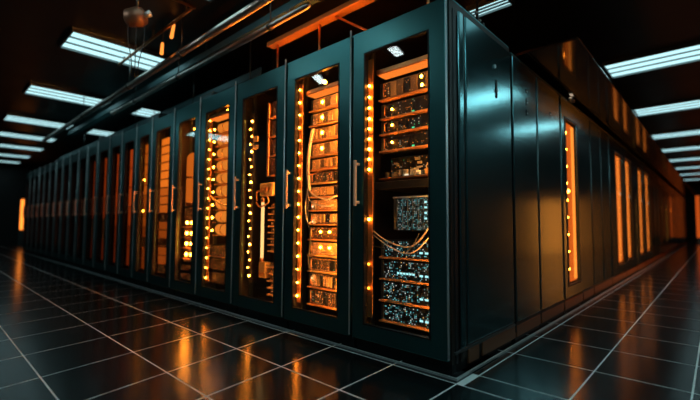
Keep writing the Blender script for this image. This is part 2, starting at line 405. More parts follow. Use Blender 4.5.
racks = []
for i in range(len(EDGE) - 1):
    w = EDGE[i] - EDGE[i + 1]
    lab = 'corner teal server cabinet with glass door and closed side panel' if i == 0 else 'teal glass door server cabinet, %s along the row from the corner' % ORD[i]
    if i == len(EDGE) - 2: lab = 'farthest glass door server cabinet, at the dark end of the row'
    t, g = make_rack(w, lab, i, (EDGE[i + 1], 0, 0), 0, i == 0, leds=i < 7, glassmat='glass' if i < 6 else 'glass_tint')
    racks.append((t, g, w))

# corner cabinet: visible side
t0 = racks[0][0]; w0 = racks[0][2]
MB().box(w0 - 0.030, w0 - 0.001, 0.035, 0.075, 0.06, 2.14).box(w0 - 0.028, w0 - 0.006, 0.075, 0.105, 0.06, 2.12).build('corner_post', M['black'], t0, bevel=0.003)
MB().box(w0 - 0.030, w0 + 0.002, 0.105, 0.165, 0.13, 2.155).build('side_stile', M['teal_side'], t0, bevel=0.008)
sp = MB().box(w0 - 0.030, w0 + 0.004, 0.190, 0.915, 0.140, 2.150).build('side_panel', M['teal_side'], t0, bevel=0.007)
lk = MB().tube([(w0 + 0.003, 0.62, 1.955), (w0 + 0.012, 0.62, 1.955)], 0.014, 12).build('lock', M['steel'], sp)
MB().box(w0 + 0.003, w0 + 0.010, 0.635, 0.655, 1.735, 1.865).build('latch_slot', M['black'], sp, bevel=0.003)
MB().box(w0 + 0.009, w0 + 0.018, 0.640, 0.650, 1.775, 1.800).build('latch_lever', M['steel'], sp, bevel=0.002)
for (a, b_) in ((0.19, 0.33), (0.38, 0.93)):
    MB().box(w0 - 0.012, w0 + 0.002, a, b_, 0.025, 0.110).build('kick_plate', M['kick'], t0, bevel=0.003)
MB().box(w0 - 0.02, w0 + 0.004, 0.02, 0.93, 0.112, 0.128).build('sill_rail', M['dark_steel'], t0, bevel=0.002)

# ------------------------------------------------------------------ equipment inside
def server(name, label, cat, loc, w, h, rotz=0.0, face='f_dark', d=0.45, lip=True, group=None, lamps=(), lampmat='led', lampr=0.008, ears=True, lipmat='lip', segs=0, grips=True, segmats=('goldbox', 'f_psu', 'f_psu')):
    """rack unit: origin at the middle of the front bottom edge; front faces -y"""
    t = thing(name, label, cat, loc, rotz, group)
    MB().box(-w / 2, w / 2, 0.004, d, 0.004, h - 0.004).build('chassis', M['black'], t)
    MB().box(-w / 2 + 0.004, w / 2 - 0.004, -0.004, 0.004, 0.012, h - 0.008).build('faceplate', M[face], t, bevel=0.0015)
    if lip:
        MB().box(-w / 2 - 0.012, w / 2 + 0.012, -0.030, 0.02, -0.004, 0.008).build('copper_lip', M[lipmat], t, bevel=0.002)
    if ears:
        for s in (-1, 1):
            MB().box(s * w / 2 - 0.012, s * w / 2 + 0.012, -0.008, 0.0, 0.012, h - 0.008).build('mounting_ear', M['dark_steel'], t, bevel=0.001)
    if grips and h > 0.06:
        for s in (-1, 1):
            x = s * (w / 2 - 0.03)
            MB().tube([(x, -0.004, 0.022), (x, -0.022, 0.026), (x, -0.022, h - 0.022), (x, -0.004, h - 0.018)], 0.0035, 6).build('grip', M['copper'], t)
    for (lx_, lz) in lamps:
        MB().ball((lx_, -0.010, lz), lampr, 8).build('lamp', M[lampmat], t)
    if segs:
        for k in range(segs):
            x0 = -w / 2 + 0.02 + (w - 0.04) * k / segs
            MB().box(x0 + 0.004, x0 + (w - 0.04) / segs - 0.004, -0.012, -0.004, 0.02, h - 0.016).build('drive_bay', M[segmats[k % len(segmats)]], t, bevel=0.002)
    return t

def tubeobj(pts, r, name, mat, label, cat, group=None, seg=None):
    """smooth cable through control points"""
    P = [Vector(p) for p in pts]; out = []
    for k in range(len(P) - 1):
        p0 = P[max(k - 1, 0)]; p1 = P[k]; p2 = P[k + 1]; p3 = P[min(k + 2, len(P) - 1)]
        for q in range(8):
            u = q / 8
            out.append(0.5 * ((2 * p1) + (p2 - p0) * u + (2 * p0 - 5 * p1 + 4 * p2 - p3) * u * u + (3 * p1 - p0 - 3 * p2 + p3) * u ** 3))
    out.append(P[-1])
    o = MB().tube(out, r, 7).build(name, M[mat])
    return tag(o, label, cat, group)

def span(i):
    t, g, w = racks[i]; X = t.location.x
    return X + g[0] + (0.045 if i == 0 else 0.03 if i < 3 else -0.055), X + g[1] + 0.03
YFI = [0.105, 0.085, 0.060, 0.040, 0.036] + [0.032] * 30   # front plane of the equipment, per cabinet
YF = YFI[0]

# --- corner cabinet
a, b = span(0); a -= 0.012; b += 0.012; cx, ww = (a + b) / 2, b - a
G0 = 'units inside the corner server cabinet'
c0 = 'in the corner cabinet'
hd = thing('light_bar', 'orange light bar under the roof of the corner cabinet', 'light bar', (cx, YF, 1.875), 0)
MB().box(-ww / 2, ww / 2, -0.045, 0.06, 0.012, 0.045).build('bar_housing', M['copper'], hd, bevel=0.002)
MB().box(-ww / 2 + 0.01, ww / 2 - 0.01, -0.03, 0.05, 0.004, 0.012).build('light_lens', M['amber_hi'], hd)
server('power_supply_unit', 'copper and black power unit with two bright lamps, top of the corner cabinet', 'power unit', (cx, YF, 1.705), ww - 0.03, 0.135, 0, 'f_psu', group=G0, segs=8, segmats=('f_amber', 'goldbox', 'f_psu', 'f_dark', 'f_psu', 'f_dark', 'f_psu', 'f_psu'),
       lamps=((0.085, 0.098), (0.09, 0.040)), lampmat='led_hot', lampr=0.011)
for k, (z0, z1) in enumerate([(1.575, 1.690), (1.465, 1.568), (1.345, 1.458)]):
    s_ = server('rack_server', 'dark server on a copper ledge, %s below the power unit with two lamps' % ORD[k], 'server', (cx, YF + 0.012, z0), ww - 0.03, z1 - z0, 0, 'f_dark', group=G0, lamps=((-0.16, 0.062),))
    MB().box(0.0, 0.018, -0.008, -0.003, 0.014, 0.024).build('green_lamp', M['led_dim'] if False else emit('green_led_%d' % k, GRN, 1.2), s_)
# open tray with circuit boards
tr = thing('circuit_board_tray', 'open tray of circuit boards and pale chips in the corner cabinet', 'circuit board', (cx, YF, 1.150), 0)
MB().box(-ww / 2 + 0.01, ww / 2 - 0.01, -0.03, 0.40, 0.0, 0.012).build('tray_base', M['copper'], tr, bevel=0.002)
MB().box(-ww / 2 + 0.02, ww / 2 - 0.02, 0.10, 0.112, 0.012, 0.165).build('circuit_board', M['f_dark'], tr)
MB().box(-ww / 2 + 0.02, ww / 2 - 0.02, 0.0, 0.10, 0.012, 0.020).build('circuit_board', M['pcb'], tr)
rr = random.Random(3)
for k in range(30):
    x = rr.uniform(-ww / 2 + 0.04, ww / 2 - 0.05); s_ = rr.uniform(0.012, 0.032); hgt = rr.uniform(0.010, 0.05); y = rr.uniform(0.0, 0.07)
    MB().box(x, x + s_, y, y + 0.02, 0.020, 0.020 + hgt).build('chip', rr.choice([M['chip'], M['dark_steel'], M['goldbox'], M['chip']]), tr, bevel=0.001)
for k in range(16):
    x = rr.uniform(-ww / 2 + 0.04, ww / 2 - 0.05); s_ = rr.uniform(0.010, 0.026); z = rr.uniform(0.05, 0.14)
    MB().box(x, x + s_ * 1.4, 0.088, 0.10, z, z + s_ * 0.7).build('chip', rr.choice([M['chip'], M['dark_steel'], M['chip']]), tr, bevel=0.001)
for k, x in enumerate((0.10, 0.135)):
    ring = [(x + 0.020 * math.cos(q * math.pi / 8), 0.05, 0.075 + 0.020 * math.sin(q * math.pi / 8)) for q in range(17)]
    MB().tube(ring, 0.004, 6).build('coil_ring', M['chip'], tr)
MB().box(0.02, 0.05, 0.02, 0.04, 0.02, 0.05).build('lit_chip', M['tube_warm'], tr)
MB().box(-0.09, -0.05, 0.02, 0.04, 0.02, 0.034).build('lit_chip', M['led_white'] if False else emit('pale_chip_glow', (1, 0.85, 0.6), 1.2), tr)
sh = MB().box(-ww / 2 - 0.015, ww / 2 + 0.015, -0.045, 0.4, 0, 0.05).build('divider_shelf', M['black'], None, 0.003, (cx, YF, 1.085))
tag(sh, 'thick black shelf below the circuit board tray in the corner cabinet', 'shelf')
bl = server('blade_server', 'square blade unit crowded with white and teal lights in the corner cabinet', 'server', (cx + 0.045, YF + 0.01, 0.800), 0.36, 0.225, 0, 'f_blade', lip=False, group=G0, grips=False)
MB().box(-0.19, 0.19, -0.02, 0.0, 0.222, 0.232).build('top_rail', M['steel'], bl, bevel=0.001)
for k in range(9):
    MB().box(-0.165 + k * 0.041, -0.162 + k * 0.041, -0.010, -0.003, 0.014, 0.214).build('blade_divider', M['dark_steel'], bl)
for k, z in enumerate((0.185, 0.15, 0.115, 0.08)):
    MB().box(0.05, 0.066, -0.010, -0.003, z, z + 0.012).build('teal_lamp', M['led_teal'], bl)
for k, (z0, z1, f) in enumerate([(0.620, 0.745, 'f_teal'), (0.475, 0.610, 'f_teal'), (0.330, 0.462, 'f_teal'), (0.195, 0.318, 'f_teal')]):
    s_ = server('network_switch', ['network switch with teal lights just under the drooping cables', 'bright teal network switch, third from the bottom of the corner cabinet',
                'network switch second from the bottom of the corner cabinet', 'lowest network switch of the corner cabinet'][k], 'network switch',
                (cx, YF + 0.012, z0), ww - 0.03, z1 - z0, 0, f, group=G0, grips=False)
    for x in (0.055, 0.095):
        MB().box(x, x + 0.022, -0.009, -0.003, 0.040, 0.052).build('port_lamp', M['led_white'] if False else M['led_teal'], s_)
    for q in range(6):
        MB().box(-0.12 + q * 0.024, -0.104 + q * 0.024, -0.008, -0.003, 0.044 if k == 1 else 0.075, 0.056 if k == 1 else 0.080).build('port', M['led_teal'] if k == 1 else M['f_blade'], s_)
gC = 'patch cables drooping in the corner cabinet'
tubeobj([(a - 0.02, 0.06, 0.80), (cx - 0.16, 0.04, 0.74), (cx, 0.035, 0.705), (cx + 0.10, 0.04, 0.75), (b - 0.02, 0.07, 0.95)], 0.0055, 'patch_cable', 'cable', 'pale patch cable sweeping highest across the corner cabinet', 'cable', gC)
tubeobj([(a - 0.02, 0.055, 0.775), (cx - 0.12, 0.03, 0.70), (cx + 0.02, 0.025, 0.665), (cx + 0.12, 0.035, 0.72), (b - 0.015, 0.06, 0.88)], 0.0045, 'patch_cable', 'cable', 'patch cable sagging lowest across the corner cabinet', 'cable', gC)
tubeobj([(a - 0.01, 0.05, 0.70), (cx - 0.18, 0.03, 0.69), (cx - 0.05, 0.035, 0.655), (cx + 0.02, 0.06, 0.70), (cx + 0.06, 0.10, 0.79)], 0.004, 'patch_cable', 'black_cable', 'black patch cable rising to the blade unit in the corner cabinet', 'cable', gC)
tubeobj([(b - 0.02, 0.085, 1.75), (b - 0.005, 0.075, 1.4), (b - 0.012, 0.075, 1.1), (b - 0.004, 0.075, 0.8), (b - 0.03, 0.08, 0.62)], 0.005, 'power_cable', 'copper', 'copper coloured cable running down the hinge side of the corner cabinet', 'cable')

# --- second cabinet: gold lit servers and cable loom
a, b = span(1); cx, ww = (a + b) / 2, b - a; YF = YFI[1]
G1 = 'gold lit servers in the second cabinet'
hd = thing('light_bar', 'orange light bar under the roof of the second cabinet', 'light bar', (cx + 0.02, YF, 1.885), 0)
MB().box(-ww / 2, ww / 2, -0.045, 0.06, 0.012, 0.045).build('bar_housing', M['copper'], hd, bevel=0.002)
MB().box(-ww / 2 + 0.01, ww / 2 - 0.01, -0.03, 0.05, 0.004, 0.012).build('light_lens', M['amber_hi'], hd)
tag(MB().ball((0, 0, 0), 0.016, 10).build('bulb', M['led_hot'], None, 0, (cx - 0.03, 0.06, 1.965)), 'round amber bulb under the roof of the second cabinet', 'bulb')
zs = [1.76, 1.635, 1.51, 1.385, 1.275, 1.165, 1.055, 0.95, 0.84, 0.72, 0.595, 0.47, 0.345, 0.21]
faces = ['f_gold'] * 5 + ['f_amber', 'f_amber', 'f_gold', 'f_amber', 'f_amber', 'f_gold', 'f_gold', 'f_amber', 'f_amber']
for k, z in enumerate(zs):
    h = (zs[k - 1] - z if k else 0.12) - 0.012
    lamps = ((-0.09, h * 0.55),) if k in (0, 1, 2, 3) else (((-0.10, h * 0.6), (0.0, h * 0.6)) if k in (9, 10) else ())
    server('rack_server', 'amber lit server in the second cabinet, %s unit from its top' % ORD[k], 'server', (cx + 0.012, YF + 0.01, z), ww - 0.055, h, 0, faces[k], group=G1, lamps=lamps,
           lampmat='led_hot', lampr=0.014 if k < 4 else 0.010, segs=(6, 7, 8, 6, 9, 10, 5, 0, 8, 0, 0, 6, 12, 9)[k], segmats=(('f_gold', 'goldbox', 'f_psu'), ('f_gold', 'f_gold', 'goldbox', 'f_dark'), ('f_dark', 'f_amber', 'f_amber'))[0 if k < 5 else 2 if k % 2 else 1],
           lipmat='goldbox' if k in (5, 10, 11) else 'lip', grips=k > 4)
for k, z in enumerate((0.985, 0.865, 0.42)):
    pl = thing('cable_plug', 'white cable plug in the second cabinet, %s of its three from the top' % ORD[k], 'plug', (a + 0.085, 0.085, z), 0, 'white plugs in the second cabinet')
    MB().lathe([(0.004, -0.03), (0.012, -0.022), (0.014, 0.012), (0.009, 0.03)], n=12).build('plug_body', M['chip'], pl)
    MB().ball((0.0, -0.016, 0.0), 0.007, 8).build('plug_lamp', M['led_white'], pl)
gL = 'cables of the loom in the second cabinet'
tubeobj([(a + 0.075, 0.075, 1.62), (a + 0.05, 0.07, 1.52), (a + 0.035, 0.065, 1.40), (a + 0.03, 0.065, 1.25), (a + 0.05, 0.065, 1.12)], 0.016, 'cable_loom', 'cable', 'thick bundled cable curving down the led side of the second cabinet', 'cable', gL)
tubeobj([(a + 0.03, 0.07, 1.23), (a + 0.08, 0.05, 1.10), (cx, 0.045, 1.035), (cx + 0.12, 0.06, 1.06), (b - 0.02, 0.075, 1.08)], 0.006, 'patch_cable', 'cable', 'cable arcing across the second cabinet from the loom, upper one', 'cable', gL)
tubeobj([(a + 0.03, 0.065, 1.19), (a + 0.07, 0.045, 1.04), (cx - 0.02, 0.04, 0.985), (cx + 0.08, 0.06, 0.99)], 0.005, 'patch_cable', 'cable', 'cable arcing across the second cabinet from the loom, lower one', 'cable', gL)
tubeobj([(a + 0.045, 0.06, 1.10), (a + 0.04, 0.055, 0.9), (a + 0.075, 0.06, 0.75), (a + 0.05, 0.06, 0.55), (a + 0.085, 0.075, 0.43)], 0.006, 'patch_cable', 'black_cable', 'black cable hanging to the lowest white plug in the second cabinet', 'cable', gL)
tubeobj([(a + 0.045, 0.055, 1.16), (a + 0.02, 0.05, 0.98), (a + 0.05, 0.05, 0.86), (a + 0.085, 0.07, 0.87)], 0.005, 'patch_cable', 'cable', 'short cable ending at the middle white plug in the second cabinet', 'cable', gL)
tubeobj([(a + 0.02, 0.06, 1.26), (a + 0.09, 0.05, 1.24), (cx, 0.05, 1.27), (b - 0.03, 0.075, 1.30)], 0.0055, 'patch_cable', 'copper', 'copper coloured cable crossing the second cabinet below its gold servers', 'cable', gL)

# --- third cabinet: lamp columns, tall tube, slotted modules
a, b = span(2); a -= 0.075; cx, ww = (a + b) / 2, b - a; YF = YFI[2]
col = thing('lamp_column', 'upright bar with a double line of amber lamps in the third cabinet', 'lamp column', (a + 0.06, YF + 0.0, 0.3), 0)
MB().box(-0.03, 0.03, 0.0, 0.05, 0.0, 1.6).build('bar', M['inner'], col, bevel=0.003)
for k in range(21):
    MB().ball((-0.012 if k % 2 else 0.014, -0.006, 0.06 + 0.073 * k), 0.006 if k % 4 else 0.010, 8).build('lamp', M['led'], col)
for k, (z, s_) in enumerate(((1.62, 0.05), (1.55, 0.035))):
    q = MB().box(-0.035, 0.035, -0.02, 0.0, 0, s_).build('gold_terminal', M['goldbox'], None, 0.003, (a + 0.12, YF + 0.02, z))
    tag(q, 'gold terminal box on the lamp column of the third cabinet, %s one' % ('upper', 'lower')[k], 'terminal box', 'gold terminals in the third cabinet')
tb = thing('tube_lamp', 'upright warm glowing tube in the lower half of the third cabinet', 'tube lamp', (cx - 0.06, 0.075, 0.50), 0)
MB().tube([(0, 0, 0.02), (0, 0, 0.55)], 0.014, 12).build('tube', M['tube_warm'], tb)
MB().lathe([(0.018, 0.0), (0.02, 0.005), (0.02, 0.03), (0.016, 0.035)], n=14).build('tube_socket', M['copper'], tb)
MB().lathe([(0.016, 0.54), (0.02, 0.545), (0.02, 0.58), (0.01, 0.585)], n=14).build('tube_cap', M['copper'], tb)
gb_ = thing('gold_box', 'small gold box with round marks at the waist of the third cabinet', 'box', (cx - 0.04, 0.085, 1.10), 0)
MB().box(-0.09, 0.11, 0, 0.06, 0, 0.12).build('box_body', M['goldbox'], gb_, bevel=0.005)
for x in (-0.045, 0.01, 0.065):
    MB().tube([(x, 0.002, 0.062), (x, -0.008, 0.062)], 0.018, 12).build('dial', M['copper'], gb_)
gq = thing('gold_box', 'plain copper box standing below the glowing tube in the third cabinet', 'box', (cx - 0.06, 0.075, 0.355), 0)
MB().box(-0.05, 0.05, 0, 0.07, 0, 0.14).build('box_body', M['goldbox'], gq, bevel=0.004)
MB().box(-0.04, 0.04, -0.006, 0.0, 0.02, 0.05).build('vent_plate', M['copper'], gq, bevel=0.001)
G2 = 'slotted drive modules in the third cabinet'
mods = [1.80, 1.625, 1.45, 1.275] + [0.985, 0.93, 0.875, 0.82, 0.765, 0.71, 0.655, 0.60] + [0.46, 0.40, 0.34, 0.28, 0.22]
for k, z in enumerate(mods):
    up = k < 4
    server('drive_module', 'drive module in the third cabinet, %s of its stack counted from the top' % ORD[k], 'drive module', (b - 0.13 if up else b - 0.12, YF + 0.02, z), 0.24 if up else 0.24, 0.16 if up else 0.046, 0,
           'f_dim' if up else 'f_amber', d=0.3, group=G2, lamps=() if up else ((0.05, 0.025), (-0.03, 0.025))[:1 + k % 2], lampmat=('led_dim', 'led_teal', 'led_white')[k % 3], lampr=0.006, grips=False, ears=False)
up = MB().box(-0.015, 0.015, 0, 0.04, 0, 0.68).build('copper_upright', M['copper'], None, 0.003, (b - 0.285, YF, 1.27))
tag(up, 'copper upright beside the tall drive modules of the third cabinet', 'upright')
tubeobj([(a + 0.14, 0.08, 1.06), (a + 0.19, 0.05, 1.14), (cx, 0.05, 1.12), (cx + 0.06, 0.05, 1.04), (cx - 0.06, 0.05, 1.0), (a + 0.16, 0.06, 1.04)], 0.008, 'patch_cable', 'copper', 'looped cable around the small gold box in the third cabinet', 'cable')

# --- fourth cabinet: stacked glowing drums
a, b = span(3); cx, ww = (a + b) / 2, b - a; YF = YFI[3]
G3 = 'glowing drums stacked in the fourth cabinet'
drum_mat = pbr('amber_drum_cover', (0.75, 0.30, 0.08), 0.3, 0.35)
hd = thing('light_bar', 'warm light bar above the glowing drums in the fourth cabinet', 'light bar', (cx + 0.02, YF, 1.94), 0)
MB().box(-ww / 2 + 0.05, ww / 2, -0.045, 0.06, 0.012, 0.045).build('bar_housing', M['copper'], hd, bevel=0.002)
MB().box(-ww / 2 + 0.06, ww / 2 - 0.01, -0.03, 0.05, 0.002, 0.012).build('light_lens', M['amber_hi'], hd)
tag(MB().ball((0, 0, 0), 0.018, 10).build('bulb', M['led_hot'], None, 0, (cx + 0.06, 0.06, 2.005)), 'round amber bulb under the roof of the fourth cabinet', 'bulb')
em3 = emit('drum_glow', (1.0, 0.27, 0.03), 1.0)
for k in range(9):
    z = 1.80 - 0.135 * k
    dm = thing('glowing_drum', 'glowing amber drum in the fourth cabinet, %s from the top of its stack' % ORD[k], 'drum', (cx - 0.005, YF + 0.02, z), 0, G3)
    prof = [(-0.17, 0.02), (-0.165, 0.045), (-0.14, 0.056), (0.20, 0.056), (0.225, 0.045), (0.23, 0.02)]
    m = MB().tube([(px, 0.056, 0.062) for px, pr in prof], [pr for px, pr in prof], 16)
    m.build('drum_body', em3, dm)
    MB().tube([(-0.05, 0.056, 0.062), (-0.03, 0.056, 0.062)], 0.058, 16).build('band', M['copper'], dm)
    MB().tube([(0.09, 0.056, 0.062), (0.11, 0.056, 0.062)], 0.058, 16).build('band', M['copper'], dm)
    MB().box(-0.19, 0.235, 0.0, 0.1, -0.006, 0.004).build('cradle', M['lip'], dm)
    MB().ball((-0.185, -0.01, 0.05), 0.0095, 8).build('lamp', M['led_hot'], dm)
for k in range(3):
    server('rack_server', 'dark server below the drums of the fourth cabinet, %s down' % ORD[k], 'server', (cx + 0.02, YF + 0.01, 0.50 - 0.14 * k), ww - 0.08, 0.125, 0, 'f_dim', group='dark servers below the drums', grips=False, lip=k == 0)
tubeobj([(a - 0.01, 0.05, 1.16), (a + 0.08, 0.03, 1.13), (cx, 0.03, 1.05), (b - 0.06, 0.06, 1.0)], 0.010, 'power_cable', 'goldbox', 'gold cable slanting across the drums of the fourth cabinet', 'cable')

# --- fifth cabinet: two glowing tanks and a lamp board
a, b = span(4); cx, ww = (a + b) / 2, b - a; YF = YFI[4]
em4 = emit('tank_glow', (1.0, 0.27, 0.03), 1.5); em5 = emit('tank_glow_soft', (1.0, 0.19, 0.015), 0.8)
tag(MB().ball((0, 0, 0), 0.018, 10).build('bulb', M['led_hot'], None, 0, (cx + 0.03, 0.06, 1.93)), 'round amber bulb under the roof of the fifth cabinet', 'bulb')
for k, (x, r, z0, z1, mt) in enumerate(((cx + 0.085, 0.10, 1.22, 1.86, em4), (cx - 0.11, 0.085, 1.05, 1.68, em5))):
    tk = thing('glowing_tank', ['tall bright amber tank with a domed top in the fifth cabinet', 'shorter amber tank in front of the bright one in the fifth cabinet'][k], 'tank', (x, YF + 0.11 - 0.02 * k, z0), 0, 'glowing tanks in the fifth cabinet')
    h = z1 - z0
    MB().lathe([(r * 0.9, 0.03), (r, 0.05)] + [(r, h - r)] + [(r * math.cos(q * math.pi / 12), h - r + r * math.sin(q * math.pi / 12)) for q in range(1, 6)], n=20).build('tank_body', mt, tk)
    MB().lathe([(r, 0.0), (r * 1.04, 0.004), (r * 1.04, 0.03), (r, 0.034)], n=20).build('tank_foot', M['copper'], tk)
    MB().lathe([(r * 1.01, h * 0.5), (r * 1.03, h * 0.5 + 0.004), (r * 1.03, h * 0.5 + 0.02), (r * 1.01, h * 0.5 + 0.024)], n=20).build('tank_band', M['copper'], tk)
lb = thing('lamp_board', 'board with four rows of bright amber lamps in the fifth cabinet', 'lamp board', (cx, YF + 0.02, 0.40), 0)
MB().box(-0.18, 0.18, 0.0, 0.03, 0.0, 0.62).build('board', M['f_dim'], lb, bevel=0.004)
for k in range(4):
    for x in (-0.08, 0.04, 0.12):
        MB().ball((x, -0.012, 0.09 + 0.12 * k), 0.018 if x < 0.1 else 0.011, 10, (1, 0.7, 1.0)).build('lamp', M['led'] if x < 0.1 else M['led_hot'], lb)
    MB().box(-0.18, 0.18, -0.03, 0.0, 0.035 + 0.12 * k, 0.043 + 0.12 * k).build('ledge', M['lip'], lb)
server('rack_server', 'server with pale buttons at the waist of the fifth cabinet', 'server', (cx, YF + 0.02, 1.035), 0.40, 0.012 + 0.001, 0, 'f_dim', lip=False, ears=False, grips=False)
for k in range(2):
    server('rack_server', 'dark server at the foot of the fifth cabinet, %s one' % ('upper', 'lower')[k], 'server', (cx, YF + 0.01, 0.29 - 0.10 * k), ww - 0.08, 0.09, 0, 'f_dim', group='foot servers of the fifth cabinet', grips=False, lip=False)

# --- sixth cabinet onwards: tall amber lit stacks, dimmer with distance
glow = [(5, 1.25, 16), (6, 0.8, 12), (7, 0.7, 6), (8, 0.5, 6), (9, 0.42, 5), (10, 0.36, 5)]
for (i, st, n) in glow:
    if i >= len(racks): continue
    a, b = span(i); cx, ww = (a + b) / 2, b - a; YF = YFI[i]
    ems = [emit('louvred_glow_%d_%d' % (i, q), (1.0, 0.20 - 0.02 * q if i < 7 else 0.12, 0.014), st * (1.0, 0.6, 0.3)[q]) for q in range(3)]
    dz = 1.72 / n
    for k in range(n):
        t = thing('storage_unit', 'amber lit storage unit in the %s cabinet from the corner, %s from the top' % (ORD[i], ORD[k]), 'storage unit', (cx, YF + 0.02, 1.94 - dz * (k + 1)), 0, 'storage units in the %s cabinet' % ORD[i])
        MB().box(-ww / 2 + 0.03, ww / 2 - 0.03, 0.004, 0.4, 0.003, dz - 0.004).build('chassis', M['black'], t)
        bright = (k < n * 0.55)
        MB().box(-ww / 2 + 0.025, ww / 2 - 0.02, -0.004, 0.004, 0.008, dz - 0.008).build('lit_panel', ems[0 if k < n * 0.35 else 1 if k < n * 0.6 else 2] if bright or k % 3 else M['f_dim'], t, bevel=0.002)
        MB().box(-ww / 2 + 0.02, ww / 2 - 0.02, -0.02, 0.01, -0.002, 0.006).build('ledge', M['lip'], t)
        if i == 6 and k in (3, 6):
            MB().ball((-ww / 2 + 0.05, -0.012, dz * 0.5), 0.011, 8).build('lamp', M['led_hot'], t)
for i in range(11, len(racks)):
    a, b = span(i); cx = (a + b) / 2; YF = YFI[i]
    t = thing('light_bar', 'dim red upright light inside the %s cabinet from the corner' % ORD[i], 'light bar', (cx, YF + 0.02, 0.3), 0, 'dim upright lights of the far cabinets')
    MB().box(-0.12, 0.12, 0.0, 0.05, 0, 1.6).build('bar_housing', M['inner'], t)
    MB().box(-0.06, 0.06, -0.006, 0.0, 0.03, 1.57).build('light_lens', emit('far_glow_%d' % i, (1.0, 0.13, 0.02), 0.6 + 0.3 * ((i * 7) % 3)), t)

# ------------------------------------------------------------------ row of closed panels beside the second aisle (front faces +x)
R90 = math.pi / 2
gP = 'closed panel cabinets along the second aisle'
def panel_cab(y0, y1, label, marks=None, seam=None, h=2.15):
    w = y1 - y0
    t = thing('panel_cabinet', label, 'cabinet', (0.0, y0, 0.0), R90, gP)
    MB().box(0.004, w - 0.004, 0.0, 0.55, 0.06, h).build('carcass', M['black'], t)
    n = seam or 1
    for k in range(n):
        p0 = 0.010 + (w - 0.012) * k / n; p1 = (w - 0.012) * (k + 1) / n + 0.002
        d = MB().box(p0, p1, -0.006, 0.002, 0.135, h - 0.012).build('door', M['teal_side'], t, bevel=0.005)
        MB().tube([(p1 - 0.010, -0.008, 0.15), (p1 - 0.010, -0.008, h - 0.03)], 0.0045, 6).build('edge_strip', M['dark_steel'], d)
        if marks and k == 0:
            for (mx, z0, z1) in marks:
                MB().box(mx - 0.008, mx + 0.008, -0.011, -0.005, z0, z1).build('latch_slot', M['black'], d, bevel=0.002)
                MB().box(mx - 0.004, mx + 0.004, -0.014, -0.010, z0 + 0.25 * (z1 - z0), z0 + 0.45 * (z1 - z0)).build('latch_lever', M['steel'], d)
    MB().box(0.006, w - 0.006, 0.01, 0.5, 0.0, 0.06).build('plinth', M['black'], t)
    MB().box(0.02, w - 0.02, -0.002, 0.012, 0.025, 0.108).build('kick_plate', M['kick'], t, bevel=0.003)
    MB().box(0.0, w, -0.004, 0.3, h, h + 0.012).build('top_rail', M['teal'], t, bevel=0.002)
    return t
panel_cab(0.945, 1.51, 'closed teal panel cabinet with three small slots, first past the corner cabinet', [(0.30, 1.92, 1.955), (0.30, 1.82, 1.875), (0.30, 1.735, 1.785)])
panel_cab(1.51, 2.20, 'closed teal panel cabinet just before the nearest amber window', [(0.36, 1.86, 1.90)])
def window_cab(y0, y1, wy0, wy1, z0, z1, label, near=False, mat='window_amber', n=1):
    w = y1 - y0; h = 2.15
    t = thing('window_cabinet', label, 'cabinet', (0, y0, 0), R90, 'amber window cabinets along the second aisle')
    b = MB()
    b.box(0.004, 0.03, 0, 0.55, 0.06, h); b.box(w - 0.03, w - 0.004, 0, 0.55, 0.06, h); b.box(0.03, w - 0.03, 0.53, 0.55, 0.06, h)
    b.box(0.03, w - 0.03, 0, 0.53, h - 0.03, h); b.box(0.03, w - 0.03, 0, 0.53, 0.06, 0.1)
    b.build('carcass', M['inner'], t)
    gx0, gx1 = wy0 - y0, wy1 - y0
    d = MB().ring(0.010, w - 0.010, 0.135, h - 0.012, gx0 - 0.010, w - 0.010 - gx1, z0 - 0.135, h - 0.012 - z1, -0.012, 0.0).build('door', M['teal_side'], t, bevel=0.005)
    MB().box(gx0 - 0.004, gx1 + 0.004, -0.008, -0.004, z0 - 0.004, z1 + 0.004).build('door_glass', M['glass'], d)
    MB().ring(gx0 - 0.02, gx1 + 0.02, z0 - 0.02, z1 + 0.02, 0.02, 0.02, 0.02, 0.02, -0.018, -0.010).build('window_frame', M['black'], d, bevel=0.003)
    lp = MB().box(gx0 + (0.36 if near else 0.02) * (gx1 - gx0), gx1 - 0.005, 0.016, 0.024, z0 + 0.01, z1 - 0.01).build('light_panel', M[mat], t)
    if near:
        MB().box(gx1 - 0.12, gx1 - 0.04, 0.006, 0.016, z0 + 0.03, z1 - 0.03).build('bright_tube', M['amber_hi'] if False else emit('window_hot', (1, 0.25, 0.03), 3.2), t)
        st = MB().box(gx0 + 0.0, gx0 + 0.15, 0.014, 0.022, z0 + 0.02, z1 - 0.02).build('led_board', M['f_amber'], t)
        for k in range(18):
            MB().ball((gx0 + 0.05 + 0.05 * (k % 2), 0.010, z0 + 0.06 + (z1 - z0 - 0.1) * k / 18), 0.011, 8).build('led', M['led'] if k % 3 else M['led_hot'], st)
        MB().ball((gx0 + 0.16, 0.018, 1.20), 0.02, 10).build('round_lamp', M['led'], t)
    else:
        MB().box(gx0 + 0.45 * (gx1 - gx0), gx0 + 0.75 * (gx1 - gx0), 0.008, 0.016, z0 + 0.03, z1 - 0.03).build('bright_tube', M['window_core'] if mat == 'window_amber' else M[mat], t)
        MB().ball((gx1 - 0.12, 0.022, 1.35), 0.024, 10).build('round_lamp', M['led_white'] if mat == 'window_amber' else M['led_dim'], t)
    MB().box(0.006, w - 0.006, 0.01, 0.5, 0.0, 0.06).build('plinth', M['black'], t)
    MB().box(0.02, w - 0.02, -0.002, 0.012, 0.025, 0.108).build('kick_plate', M['kick'], t, bevel=0.003)
    MB().box(0.0, w, -0.004, 0.3, h, h + 0.012).build('top_rail', M['teal'], t, bevel=0.002)
    return t
